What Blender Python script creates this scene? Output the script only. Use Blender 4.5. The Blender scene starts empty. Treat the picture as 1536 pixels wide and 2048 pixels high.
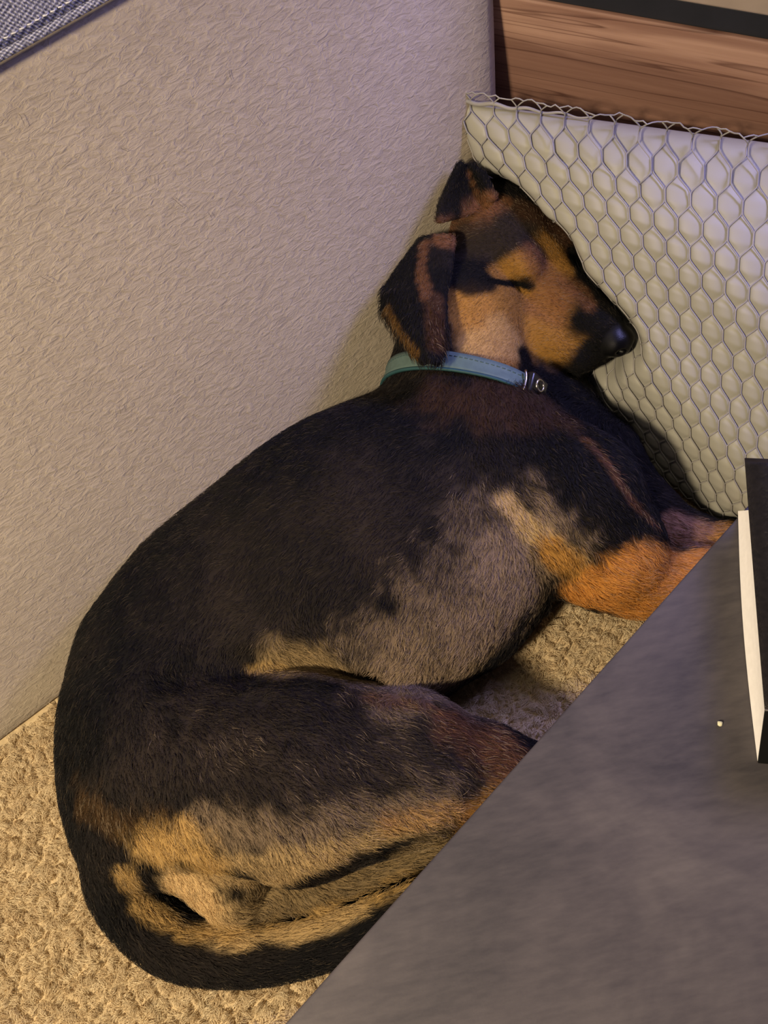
import bpy, bmesh, math, random
import numpy as np
from mathutils import Vector, Matrix
from mathutils.bvhtree import BVHTree

random.seed(7)
rng = np.random.default_rng(7)
S = bpy.context.scene
COL = S.collection

# ------------------------------------------------------------------ camera
W, H = 1536, 2048
PITCH, ROLL, F, ZC = 63.0, -14.0, 1650.0, 0.85
_p, _r = math.radians(PITCH), math.radians(ROLL)
FW = np.array([0, math.cos(_p), -math.sin(_p)])
_rt = np.array([1.0, 0, 0]); _up = np.cross(_rt, FW)
RT = math.cos(_r) * _rt + math.sin(_r) * _up
UP = -math.sin(_r) * _rt + math.cos(_r) * _up
CAM = np.array([0, 0, ZC])
cd = bpy.data.cameras.new('camera'); cam = bpy.data.objects.new('camera', cd); COL.objects.link(cam)
cam.matrix_world = Matrix(((RT[0], UP[0], -FW[0], 0), (RT[1], UP[1], -FW[1], 0), (RT[2], UP[2], -FW[2], ZC), (0, 0, 0, 1)))
cd.sensor_fit = 'VERTICAL'; cd.sensor_height = 36.0; cd.lens = 36.0 * F / H
cd.clip_start = 0.01; cd.clip_end = 50
S.camera = cam

# ------------------------------------------------------------------ light and exposure
S.view_settings.view_transform = 'Standard'; S.view_settings.look = 'None'
S.view_settings.gamma = 1.0; S.view_settings.use_curve_mapping = False
S.view_settings.exposure = 0.0
wd = bpy.data.worlds.new('world'); S.world = wd; wd.use_nodes = True
bg = wd.node_tree.nodes['Background']
bg.inputs[0].default_value = (0.64, 0.57, 0.68, 1); bg.inputs[1].default_value = 0.12

def area_light(name, loc, target, size, power, color, size_y=None):
    ld = bpy.data.lights.new(name, 'AREA'); ld.energy = power; ld.color = color; ld.size = size
    if size_y: ld.shape = 'RECTANGLE'; ld.size_y = size_y
    o = bpy.data.objects.new(name, ld); COL.objects.link(o); o.location = loc
    o.rotation_euler = (Vector(target) - Vector(loc)).to_track_quat('-Z', 'Y').to_euler()
    return o
# shaded warm lamp to the left, beyond the near end of the sofa
sl = bpy.data.lights.new('warm_lamp', 'SPOT'); sl.energy = 98; sl.color = (1.0, 0.81, 0.53); sl.spot_size = math.radians(120); sl.spot_blend = 1.0; sl.shadow_soft_size = 0.08
so = bpy.data.objects.new('warm_lamp', sl); COL.objects.link(so); so.location = (-0.72, -0.34, 1.20)
so.rotation_euler = (Vector((-0.34, 0.26, 0.05)) - so.location).to_track_quat('-Z', 'Y').to_euler()
# soft overhead fill, added for contact shadows around the dog
area_light('overhead_fill', (-0.35, 0.35, 2.1), (-0.25, 0.35, 0), 0.6, 3.8, (1.0, 0.84, 0.60))
# bluish screen glow from above the cabinet
gl = area_light('screen_glow', (0.62, 0.57, 0.76), (0.30, 0.40, 0.22), 0.30, 3.8, (0.42, 0.40, 1.0), 0.2); gl.data.spread = math.radians(125)

# ------------------------------------------------------------------ helpers
def ray(x, y):
    return FW + RT * (x - W / 2) / F - UP * (y - H / 2) / F
def at(x, y, z):
    d = ray(x, y); return CAM + d * (z - ZC) / d[2]
def hit(x, y, p0, n):
    d = ray(x, y); return CAM + d * ((np.asarray(p0) - CAM) @ n) / (d @ n)
def proj(P):
    v = np.asarray(P) - CAM; z = v @ FW
    return np.stack([W / 2 + F * (v @ RT) / z, H / 2 - F * (v @ UP) / z], -1)

def mesh_obj(name, verts, faces, mat, parent=None, smooth=True, mats=None):
    me = bpy.data.meshes.new(name)
    me.from_pydata([tuple(map(float, v)) for v in verts], [], [tuple(map(int, f)) for f in faces])
    me.update()
    if smooth: me.polygons.foreach_set('use_smooth', [True] * len(me.polygons))
    o = bpy.data.objects.new(name, me); COL.objects.link(o)
    if mat: me.materials.append(mat)
    if parent: o.parent = parent
    return o
def empty(name, loc=(0, 0, 0)):
    o = bpy.data.objects.new(name, None); COL.objects.link(o); o.location = loc; o.empty_display_size = 0.05
    return o
def adopt(o, parent):
    o.parent = parent
    o.matrix_parent_inverse = Matrix.Translation(-Vector(parent.location))
    return o
def tag(o, label=None, cat=None, kind=None, group=None):
    if label: o['label'] = label
    if cat: o['category'] = cat
    if kind: o['kind'] = kind
    if group: o['group'] = group
    return o
def bm_obj(name, bm, mat, smooth=False):
    me = bpy.data.meshes.new(name); bm.normal_update(); bm.to_mesh(me); bm.free()
    if smooth: me.polygons.foreach_set('use_smooth', [True] * len(me.polygons))
    o = bpy.data.objects.new(name, me); COL.objects.link(o); me.materials.append(mat)
    return o
def prism(poly, z0, z1, bevel=0.0, seg=3):
    """closed prism from a list of xy points"""
    bm = bmesh.new()
    lo = [bm.verts.new((p[0], p[1], z0)) for p in poly]; hi = [bm.verts.new((p[0], p[1], z1)) for p in poly]
    n = len(poly)
    bm.faces.new(lo[::-1]); bm.faces.new(hi)
    for i in range(n): bm.faces.new((lo[i], lo[(i + 1) % n], hi[(i + 1) % n], hi[i]))
    bmesh.ops.recalc_face_normals(bm, faces=bm.faces)
    if bevel: bmesh.ops.bevel(bm, geom=list(bm.edges), offset=bevel, segments=seg, profile=0.5, affect='EDGES')
    return bm
def hexa(p8, bevel=0.0, seg=3):
    """box from 8 corners: 4 bottom, 4 top (same winding)"""
    bm = bmesh.new(); v = [bm.verts.new(tuple(map(float, p))) for p in p8]
    for f in ((3, 2, 1, 0), (4, 5, 6, 7), (0, 1, 5, 4), (1, 2, 6, 5), (2, 3, 7, 6), (3, 0, 4, 7)): bm.faces.new([v[i] for i in f])
    bmesh.ops.recalc_face_normals(bm, faces=bm.faces)
    if bevel: bmesh.ops.bevel(bm, geom=list(bm.edges), offset=bevel, segments=seg, profile=0.5, affect='EDGES')
    return bm
def tube_data(paths, radius, sides=6, closed=False):
    """several polylines -> one vertex/face list of tubes"""
    V, Fc = [], []
    for pts in paths:
        P = np.asarray(pts, float); n = len(P)
        T = np.gradient(P, axis=0)
        if closed: T = np.roll(P, -1, 0) - np.roll(P, 1, 0)
        T /= np.linalg.norm(T, axis=1)[:, None] + 1e-12
        ref = np.array([0.31, 0.22, 0.92]); A = np.cross(T, ref); A /= np.linalg.norm(A, axis=1)[:, None] + 1e-12
        B = np.cross(T, A); base = len(V)
        rr = np.broadcast_to(np.asarray(radius, float), (n,))
        for i in range(n):
            for k in range(sides):
                t = 2 * math.pi * k / sides
                V.append(P[i] + rr[i] * (A[i] * math.cos(t) + B[i] * math.sin(t)))
        for i in range(n if closed else n - 1):
            j = (i + 1) % n
            for k in range(sides):
                k2 = (k + 1) % sides
                Fc.append((base + i * sides + k, base + i * sides + k2, base + j * sides + k2, base + j * sides + k))
        if not closed:
            Fc.append(tuple(base + k for k in range(sides))[::-1]); Fc.append(tuple(base + (n - 1) * sides + k for k in range(sides)))
    return V, Fc
def vnoise(P, scale, seed=0):
    """smooth value noise in 0..1 at points P"""
    q = np.asarray(P, float) * scale + 1000.5 + seed * 17.31
    i = np.floor(q).astype(np.int64); f = q - i; f = f * f * (3 - 2 * f)
    def h(a, b, c):
        n = (a * 73856093) ^ (b * 19349663) ^ (c * 83492791) ^ (seed * 2654435)
        n = (n ^ (n >> 13)) * 1274126177; n = n ^ (n >> 16)
        return (n & 0xffff) / 65535.0
    out = 0
    for dx in (0, 1):
        for dy in (0, 1):
            for dz in (0, 1):
                w = (f[:, 0] if dx else 1 - f[:, 0]) * (f[:, 1] if dy else 1 - f[:, 1]) * (f[:, 2] if dz else 1 - f[:, 2])
                out = out + w * h(i[:, 0] + dx, i[:, 1] + dy, i[:, 2] + dz)
    return out

# ------------------------------------------------------------------ materials
def srgb(r, g, b):
    f = lambda c: (c / 255 / 12.92) if c / 255 <= 0.04045 else ((c / 255 + 0.055) / 1.055) ** 2.4
    return (f(r), f(g), f(b), 1.0)
class NT:
    def __init__(s, name):
        s.m = bpy.data.materials.new(name); s.m.use_nodes = True; s.t = s.m.node_tree
        s.b = s.t.nodes['Principled BSDF']
    def n(s, typ, **kw):
        nd = s.t.nodes.new(typ)
        for k, v in kw.items():
            if k.startswith('i_'): nd.inputs[int(k[2:]) if k[2:].isdigit() else k[2:].replace('_', ' ')].default_value = v
            else: setattr(nd, k, v)
        return nd
    def l(s, a, b): s.t.links.new(a, b)
    def set(s, **kw):
        for k, v in kw.items(): s.b.inputs[k.replace('_', ' ')].default_value = v
    def coords(s, scale=(1, 1, 1), rot=(0, 0, 0)):
        c = s.n('ShaderNodeTexCoord'); mp = s.n('ShaderNodeMapping'); s.l(c.outputs['Object'], mp.inputs[0])
        mp.inputs['Scale'].default_value = scale; mp.inputs['Rotation'].default_value = rot
        return mp.outputs[0]
    def noise(s, vec, scale, detail=4, rough=0.55, dist=0.0):
        nd = s.n('ShaderNodeTexNoise'); s.l(vec, nd.inputs['Vector'])
        nd.inputs['Scale'].default_value = scale; nd.inputs['Detail'].default_value = detail
        nd.inputs['Roughness'].default_value = rough; nd.inputs['Distortion'].default_value = dist
        return nd.outputs['Fac']
    def ramp(s, fac, stops):
        r = s.n('ShaderNodeValToRGB'); s.l(fac, r.inputs[0]); e = r.color_ramp.elements
        e[0].position, e[0].color = stops[0]; e[1].position, e[1].color = stops[-1]
        for p, c in stops[1:-1]:
            x = e.new(p); x.color = c
        return r.outputs['Color']
    def bump(s, h, strength, dist=0.002, chain=None):
        b = s.n('ShaderNodeBump'); b.inputs['Strength'].default_value = strength; b.inputs['Distance'].default_value = dist
        s.l(h, b.inputs['Height'])
        if chain: s.l(chain, b.inputs['Normal'])
        return b.outputs[0]
    def math(s, op, a, b=None):
        m = s.n('ShaderNodeMath', operation=op)
        for i, v in enumerate((a, b)):
            if v is None: continue
            if isinstance(v, (int, float)): m.inputs[i].default_value = v
            else: s.l(v, m.inputs[i])
        return m.outputs[0]
    def mix(s, fac, a, b, typ='MIX'):
        m = s.n('ShaderNodeMix', data_type='RGBA', blend_type=typ)
        for sock, v in ((m.inputs[0], fac), (m.inputs[6], a), (m.inputs[7], b)):
            if isinstance(v, (int, float)): sock.default_value = v
            elif isinstance(v, tuple): sock.default_value = v
            else: s.l(v, sock)
        return m.outputs[2]

def mat_suede():
    m = NT('beige_suede'); v = m.coords()
    big = m.noise(v, 3.0, 3)
    fine = m.noise(m.coords((1.0, 1.0, 2.6)), 95, 3, 0.6, 0.9)
    fine2 = m.noise(v, 420, 2)
    c = m.ramp(big, [(0.3, srgb(158, 146, 132)), (0.7, srgb(172, 160, 144))])
    c = m.mix(0.35, c, m.ramp(fine, [(0.35, srgb(136, 124, 110)), (0.65, srgb(184, 172, 156))]))
    m.l(c, m.b.inputs['Base Color'])
    b = m.bump(fine, 0.7, 0.0026); b = m.bump(fine2, 0.25, 0.0006, b)
    m.l(b, m.b.inputs['Normal']); m.set(Roughness=0.95)
    m.b.inputs['Specular IOR Level'].default_value = 0.1
    m.b.inputs['Sheen Weight'].default_value = 0.25; m.b.inputs['Sheen Roughness'].default_value = 0.5
    return m.m
def mat_weave():
    m = NT('grey_weave'); v = m.coords()
    sep = m.n('ShaderNodeSeparateXYZ'); m.l(v, sep.inputs[0])
    s1 = m.math('SINE', m.math('MULTIPLY', sep.outputs[0], 1650)); 
    yz = m.math('ADD', sep.outputs[1], sep.outputs[2])
    s2 = m.math('SINE', m.math('MULTIPLY', yz, 1650))
    pr = m.math('MULTIPLY', s1, s2)
    nz = m.noise(v, 700, 2); f = m.math('ADD', m.math('MULTIPLY', pr, 0.30), nz)
    c = m.ramp(f, [(0.18, srgb(58, 60, 80)), (0.5, srgb(128, 128, 146)), (0.85, srgb(205, 205, 220))])
    m.l(c, m.b.inputs['Base Color']); m.l(m.bump(f, 0.7, 0.0012), m.b.inputs['Normal']); m.set(Roughness=0.9)
    return m.m
def mat_wood():
    m = NT('oak_veneer'); v = m.coords((0.9, 1, 14)); v2 = m.coords((1.2, 1, 60)); vo = m.coords((1, 1, 1))
    sep = m.n('ShaderNodeSeparateXYZ'); m.l(vo, sep.inputs[0])
    g = m.noise(v, 3.2, 5, 0.55, 0.6); g2 = m.noise(v2, 4.0, 4, 0.6)
    # heartwood figure: a wavy boundary running along the board
    wob = m.noise(m.coords((1.6, 1, 8)), 2.2, 4, 0.6)
    zz = m.math('ADD', sep.outputs[2], m.math('MULTIPLY', m.math('SUBTRACT', wob, 0.5), 0.05))
    zz = m.math('ADD', zz, m.math('MULTIPLY', sep.outputs[0], 0.03))
    heart = m.ramp(m.math('MULTIPLY', m.math('SUBTRACT', zz, 0.318), 60), [(0.0, (0, 0, 0, 1)), (1.0, (1, 1, 1, 1))])
    light = m.ramp(g, [(0.3, srgb(154, 120, 106)), (0.55, srgb(190, 156, 140)), (0.75, srgb(172, 138, 122))])
    dark = m.ramp(g, [(0.3, srgb(128, 97, 86)), (0.7, srgb(148, 115, 102))])
    c = m.mix(heart, dark, light)
    c = m.mix(0.35, c, m.ramp(g2, [(0.3, srgb(200, 165, 145)), (0.6, srgb(250, 235, 225))]), 'MULTIPLY')
    lines = m.ramp(m.noise(m.coords((0.55, 1, 22)), 2.6, 2, 0.5, 0.3), [(0.47, (1, 1, 1, 1)), (0.5, (0.35, 0.27, 0.25, 1)), (0.512, (1, 1, 1, 1))])
    c = m.mix(0.8, c, lines, 'MULTIPLY')
    m.l(c, m.b.inputs['Base Color']); m.l(m.bump(g2, 0.12, 0.001), m.b.inputs['Normal']); m.set(Roughness=0.55)
    return m.m
def mat_plain(name, col, rough=0.6, spec=0.5, noise_amt=0.12, nscale=40, bump=0.0, metal=0.0):
    m = NT(name); n = m.noise(m.coords(), nscale, 4)
    lo = tuple(c * (1 - noise_amt) for c in col[:3]) + (1,); hi = tuple(min(1, c * (1 + noise_amt)) for c in col[:3]) + (1,)
    m.l(m.ramp(n, [(0.3, lo), (0.7, hi)]), m.b.inputs['Base Color'])
    m.set(Roughness=rough, Metallic=metal); m.b.inputs['Specular IOR Level'].default_value = spec
    if bump: m.l(m.bump(n, bump, 0.001), m.b.inputs['Normal'])
    return m.m
def mat_table():
    m = NT('slate_laminate'); v = m.coords()
    n1 = m.noise(v, 7, 5, 0.6, 0.8); n2 = m.noise(m.coords((1, 4, 1), (0, 0, 0.8)), 60, 4, 0.6); n3 = m.noise(v, 600, 2)
    c = m.ramp(n1, [(0.36, srgb(56, 53, 58)), (0.5, srgb(75, 70, 73)), (0.66, srgb(96, 90, 89))])
    c = m.mix(0.3, c, m.ramp(n2, [(0.3, srgb(60, 57, 62)), (0.7, srgb(98, 92, 92))]))
    m.l(c, m.b.inputs['Base Color']); r = m.ramp(n1, [(0.3, (0.55,) * 3 + (1,)), (0.7, (0.7,) * 3 + (1,))]); m.l(r, m.b.inputs['Roughness'])
    m.b.inputs['Specular IOR Level'].default_value = 0.3
    m.l(m.bump(n3, 0.1, 0.0004), m.b.inputs['Normal'])
    return m.m
def mat_attr(name, attr, rough=0.75, spec=0.25, gloss_alpha=False):
    m = NT(name); a = m.n('ShaderNodeAttribute', attribute_name=attr)
    m.l(a.outputs['Color'], m.b.inputs['Base Color'])
    if gloss_alpha:
        m.l(m.math('SUBTRACT', 1.0, m.math('MULTIPLY', a.outputs['Alpha'], 0.62)), m.b.inputs['Roughness'])
        m.l(m.bump(m.noise(m.coords(), 900, 2), 0.25, 0.0006), m.b.inputs['Normal'])
    else: m.set(Roughness=rough)
    m.b.inputs['Specular IOR Level'].default_value = spec
    return m.m
M_SUEDE, M_WEAVE, M_WOOD, M_TABLE = mat_suede(), mat_weave(), mat_wood(), mat_table()
M_BLACKTRIM = mat_plain('black_trim', srgb(34, 36, 44), 0.5, 0.4)
M_GREYTOP = mat_plain('grey_brushed_top', srgb(165, 150, 140), 0.5, 0.4, 0.1, 25)
M_CARPET = mat_plain('fleece_backing', srgb(196, 176, 142), 1.0, 0.05, 0.15, 120, 0.6)
M_PILLOW = mat_plain('silver_white_cover', srgb(160, 158, 149), 0.5, 0.35, 0.03, 15)
M_NET = mat_plain('grey_net_cord', srgb(150, 147, 145), 0.6, 0.3)
M_COVER = mat_plain('black_gloss_cover', srgb(30, 27, 26), 0.22, 0.6, 0.25, 300, 0.35)
M_SPINE = mat_plain('black_spine', srgb(12, 12, 12), 0.5, 0.3)
M_PAGES = mat_plain('white_pages', srgb(250, 248, 250), 0.8, 0.2, 0.04, 200)
M_TEAL = mat_plain('teal_collar_leather', srgb(84, 104, 100), 0.6, 0.3, 0.1, 150, 0.2)
M_TEAL2 = mat_plain('dark_teal_edge', srgb(40, 74, 78), 0.6, 0.3)
M_BUCKLE = mat_plain('black_buckle', srgb(20, 20, 22), 0.3, 0.5)
M_METAL = mat_plain('metal', srgb(190, 185, 180), 0.25, 0.5, 0.05, 50, 0, 1.0)
M_THREAD = mat_plain('pale_thread', srgb(205, 205, 215), 0.8, 0.2)
M_TEALTHREAD = mat_plain('dark_thread', srgb(70, 92, 94), 0.8, 0.2)
M_CRUMB = mat_plain('crumb', srgb(225, 222, 190), 0.8, 0.2)
M_DARKHAIR = mat_plain('dark_hair', srgb(60, 52, 48), 0.6, 0.3)
M_FUR = mat_attr('dog_fur', 'coat', 0.6, 0.18)
M_COAT = mat_attr('dog_coat', 'coat', 0.8, 0.2, True)
M_PILE = mat_attr('fleece_pile', 'coat', 0.9, 0.1)

# ------------------------------------------------------------------ room geometry
WA = at(0, 1493, 0); WC = at(1010, 720, 0)
WD = (WC - WA) / np.linalg.norm(WC - WA); WN = np.array([WD[1], -WD[0], 0])   # along the sofa, out of the sofa
LEAN = math.tan(math.radians(16)); WPN = WN + np.array([0, 0, LEAN])           # leaning front of the sofa
HB = 0.519                                                                     # height of its top edge
EDGE = hit(1000, 150, WA, WPN)
AZ = math.radians(128); OD = np.array([math.sin(AZ), math.cos(AZ), 0]); ON = np.array([OD[1], -OD[0], 0])
OP = EDGE - ON * 0.035                                                         # plane of the wooden board

# floor
fl = mesh_obj('floor', [(-1.3, -0.6, 0), (1.0, -0.6, 0), (1.0, 1.2, 0), (-1.3, 1.2, 0)], [(0, 1, 2, 3)], M_CARPET, smooth=False)
tag(fl, 'cream fleece carpet under the dog', 'carpet', kind='structure')

# sofa: leaning suede panel with slanted end
sofa = empty('sofa', tuple(WA + WD * 0.4))
tag(sofa, 'beige suede sofa back leaning away beside the dog', 'sofa')
def wall_pt(s, z, off=0.0):
    return WA + WD * s - WN * (z * LEAN) + np.array([0, 0, z]) + WN * off
def s_of(p): return (p - WA) @ WD
s_lo = s_of(hit(1001, 215, WA, WPN)); s_hi = s_of(hit(993, -60, WA, WPN))
z_lo = hit(1001, 215, WA, WPN)[2]; z_hi = hit(993, -60, WA, WPN)[2]
def s_end(z): return s_lo + (s_hi - s_lo) * (z - z_lo) / (z_hi - z_lo)
NS, NZ = 90, 46; V = []; Fc = []
for j in range(NZ + 1):
    z = -0.004 + (HB + 0.004) * j / NZ
    for i in range(NS + 1):
        e = s_end(z); s = -0.6 + (e + 0.6) * (i / NS)
        edge = max(0, 1 - (e - s) / 0.012); top = max(0, 1 - (HB - z) / 0.015); bot = max(0, 1 - z / 0.012)
        off = -0.008 * edge ** 2 - 0.012 * top ** 2 - 0.006 * bot ** 2 + 0.003 * math.sin(s * 5 + z * 4) * math.sin(z * 9 + 1)
        V.append(wall_pt(s, z, off))
for j in range(NZ):
    for i in range(NS):
        a = j * (NS + 1) + i; Fc.append((a, a + 1, a + NS + 2, a + NS + 1))
nf = len(V)
for p in list(V): V.append(np.asarray(p) - WN * 0.22)
bw = NS + 1
for j in range(NZ):
    for i in range(NS):
        a = nf + j * bw + i; Fc.append((a, a + bw, a + bw + 1, a + 1))
for j in range(NZ):
    for i in (0, NS):
        a = j * bw + i; b = a + bw; Fc.append((a, b, nf + b, nf + a) if i == 0 else (a, nf + a, nf + b, b))
for i in range(NS):
    for j in (0, NZ):
        a = j * bw + i; Fc.append((a, nf + a, nf + a + 1, a + 1) if j == 0 else (a, a + 1, nf + a + 1, nf + a))
adopt(mesh_obj('back_panel', V, Fc, M_SUEDE), sofa)
# stray dog hairs on the suede
paths = []
for px, py in ((310, 360), (150, 445), (355, 405), (225, 425), (420, 430), (460, 150), (250, 300), (130, 330), (520, 240), (95, 560), (180, 700), (330, 620), (60, 900), (620, 420), (700, 560), (240, 820), (390, 760), (120, 1020), (45, 240), (560, 640)):
    p = hit(px, py, WA + WN * 0.0045, WPN); a = random.uniform(0, math.pi); L = random.uniform(0.005, 0.012)
    t = WD * math.cos(a) + (np.array([0, 0, 1]) - WN * LEAN) * math.sin(a); q = np.cross(t, WN)
    paths.append([p + t * L * (k / 5 - 0.5) + q * random.uniform(-0.3, 0.3) * L * (k / 5 - 0.5) ** 2 for k in range(6)])
V, Fc = tube_data(paths, 0.00013, 4)
o = adopt(mesh_obj('stray_hair', V, Fc, M_DARKHAIR), sofa); o['kind'] = 'stuff'; o['label'] = 'short dark shed hairs on the suede'

# grey woven cushion on the sofa top
cush = empty('seat_cushion', tuple(wall_pt(-0.1, HB)))
tag(cush, 'grey woven fabric cushion resting on top of the beige sofa', 'cushion')
c0 = wall_pt(-0.7, HB, 0.012); c1 = wall_pt(0.95, HB, 0.012); bk = -WN * 0.24; u3 = np.array([0, 0, 0.09]) - WN * 0.02
bm = hexa([c0, c1, c1 + bk, c0 + bk, c0 + u3, c1 + u3, c1 + bk + u3, c0 + bk + u3], 0.012, 5)
adopt(bm_obj('cushion_body', bm, M_WEAVE, True), cush)
e0 = c0 + np.array([0, 0, 0.012]) + WN * 0.0005; L = np.linalg.norm(c1 - c0); paths = []
k = 0.0
while k < L - 0.05:
    p = e0 + WD * (k + 0.02); paths.append([p + WN * 0.0002, p + WD * 0.0022 + WN * 0.0012, p + WD * 0.0045 + WN * 0.0002]); k += 0.006
V, Fc = tube_data(paths, 0.00055, 5)
o = adopt(mesh_obj('seam_stitching', V, Fc, M_THREAD), cush); o['kind'] = 'stuff'; o['label'] = 'pale stitched seam'
V, Fc = tube_data([[c0 + WD * (0.02 + (L - 0.04) * i / 60) + WN * 0.001 + np.array([0, 0, 0.0035]) for i in range(61)]], 0.003, 8)
adopt(mesh_obj('edge_piping', V, Fc, M_WEAVE), cush)

# wooden board with black trim
zs = hit(1300, 44, OP, ON)[2]; zt = hit(1500, 30, OP, ON)[2]
s0 = -0.25; s1 = 0.75
cab = empty('cabinet', tuple(OP + OD * 0.2 - np.array([0, 0, OP[2]])))
tag(cab, 'wood veneer cabinet with black trim behind the pillow', 'cabinet')
def board(name, z0, z1, off, thick, mat, bev=0.002):
    b = OP.copy(); b[2] = 0
    bm = bmesh.new()
    me_o = bm_obj(name, prism([(s0, -thick), (s1, -thick), (s1, 0), (s0, 0)], z0, z1, bev), mat)
    me_o.data.transform(Matrix.Translation((0, -off, 0)))
    bm.free()
    mw = Matrix(((OD[0], -ON[0], 0, b[0] - cab.location[0]), (OD[1], -ON[1], 0, b[1] - cab.location[1]), (0, 0, 1, 0), (0, 0, 0, 1)))
    me_o.parent = cab; me_o.matrix_local = mw
    return me_o
board_prism = board
def boardY(name, z0, z1, y0, y1, mat, bev=0.002):
    o = bm_obj(name, prism([(s0, y0), (s1, y0), (s1, y1), (s0, y1)], z0, z1, bev), mat)
    b = OP.copy(); o.parent = cab
    o.matrix_local = Matrix(((OD[0], -ON[0], 0, b[0] - cab.location[0]), (OD[1], -ON[1], 0, b[1] - cab.location[1]), (0, 0, 1, 0), (0, 0, 0, 1)))
    return o
boardY('wood_panel', 0.0, zs, 0.0, 0.03, M_WOOD)
boardY('black_trim', zs, zt, 0.004, 0.03, M_BLACKTRIM, 0.001)
boardY('grey_panel', zt, zt + 0.12, 0.002, 0.03, M_GREYTOP)

# ------------------------------------------------------------------ coffee table
ZT = 0.36
t0 = at(570, 2048, ZT); t1 = at(1482, 1027, ZT); td = (t1 - t0) / np.linalg.norm(t1 - t0); tn = np.array([td[1], -td[0], 0])
table = empty('coffee_table', tuple(np.array([t0[0], t0[1], 0]) + td * 0.2 + tn * 0.3))
tag(table, 'dark grey low table with smooth mottled top covering the dog paws', 'table')
q = [t0 - td * 0.40, t0 + td * 0.62, t0 + td * 0.62 + tn * 0.6, t0 - td * 0.40 + tn * 0.6]
adopt(bm_obj('table_top', prism([p[:2] for p in q], ZT - 0.024, ZT, 0.0016, 3), M_TABLE), table)
for i, (a, b) in enumerate(((0.12, 0.48), (0.97, 0.48), (0.97, 0.54), (0.12, 0.54))):
    base = t0 - td * 0.40 + td * 1.02 * a + tn * b
    adopt(bm_obj('leg', prism([(base[0] + x, base[1] + y) for x, y in ((-.02, -.02), (.02, -.02), (.02, .02), (-.02, .02))], 0, ZT - 0.024, 0.002), M_TABLE), table)

# ------------------------------------------------------------------ book on the table
zb = ZT; TH = 0.028
b_nb = at(1515, 1522, zb + .0005); b_fb = at(1476, 1022, zb + .0005); b_nt = at(1531, 1420, zb + TH); b_ft = at(1509, 1018, zb + TH)
c_n = at(1529, 1418, zb + TH + .0012); c_f = at(1489, 917, zb + TH + .0035)
bd = (c_f - c_n); bd[2] = 0; bd /= np.linalg.norm(bd); bs = np.array([bd[1], -bd[0], 0]); BW = 0.15
book = empty('book', tuple((b_nb + b_fb) / 2 + bs * BW / 2))
tag(book, 'thick black glossy book with white pages lying on the grey table', 'book')
# page block: the open side is slightly skewed and curved, as a leafed-through paperback
V, Fc = [], []; n = 24; m = 7
for i in range(n + 1):
    s = i / n; lo = b_nb + (b_fb - b_nb) * s; hi = b_nt + (b_ft - b_nt) * s
    for k in range(m):
        t = k / (m - 1); p = lo + (hi - lo) * t - bs * 0.0022 * math.sin(math.pi * s) * (1 - t)
        V.append(p + bs * 0.0012 * math.sin(math.pi * t))
    V.append(hi + bs * BW); V.append(lo + bs * BW)
m += 2
for i in range(n):
    for k in range(m):
        a = i * m + k; b = i * m + (k + 1) % m; Fc.append((a, b, b + m, a + m))
Fc.append(tuple(range(m))[::-1]); Fc.append(tuple(n * m + k for k in range(m)))
adopt(mesh_obj('pages', V, Fc, M_PAGES, smooth=False), book)
# front cover, lifting a little towards its far end
V, Fc = [], []; n = 30; nw = 8
for i in range(n + 1):
    s = i / n
    for k in range(nw + 1):
        p = c_n + (c_f - c_n) * s; p[2] = c_n[2] + (c_f[2] - c_n[2]) * s ** 2
        V.append(p + bs * BW * k / nw)
m = len(V)
for p in list(V): V.append(np.asarray(p) + np.array([0, 0, 0.0008]))
for i in range(n):
    for k in range(nw):
        a = i * (nw + 1) + k; b = a + nw + 1
        Fc += [(a, b, b + 1, a + 1), (m + a, m + a + 1, m + b + 1, m + b)]
for i in range(n):
    for k in (0, nw):
        a = i * (nw + 1) + k; b = a + nw + 1; Fc.append((a, m + a, m + b, b) if k == 0 else (a, b, m + b, m + a))
for k in range(nw):
    a = k; Fc.append((a, a + 1, m + a + 1, m + a)); a = n * (nw + 1) + k; Fc.append((a, m + a, m + a + 1, a + 1))
adopt(mesh_obj('front_cover', V, Fc, M_COVER), book)
bb = bd * 0.0012
sp = [b_nb - bb, b_nb - bb + bs * BW, b_nb + bs * BW, b_nb, c_n - bb, c_n - bb + bs * BW, c_n + bs * BW, c_n]
adopt(bm_obj('spine', hexa(sp, 0.0003, 2), M_SPINE), book)
e0 = c_n + np.array([0, 0, .0006]) - bd * .0006  # thin bright metallic line along the top of the spine
V, Fc = tube_data([[e0 + bs * BW * i / 8 for i in range(9)]], 0.0007, 6)
o = adopt(mesh_obj('spine_fold', V, Fc, M_METAL), book); o['label'] = 'thin bright line along the spine fold'

cr = at(1440, 1447, ZT + 0.001)
bm = bmesh.new(); bmesh.ops.create_icosphere(bm, subdivisions=2, radius=0.0015)
for v in bm.verts: v.co = v.co * random.uniform(0.8, 1.15); v.co.z *= 0.7
bmesh.ops.translate(bm, verts=bm.verts, vec=tuple(cr))
tag(bm_obj('crumb', bm, M_CRUMB, True), 'tiny pale crumb on the grey table top', 'crumb')

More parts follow.
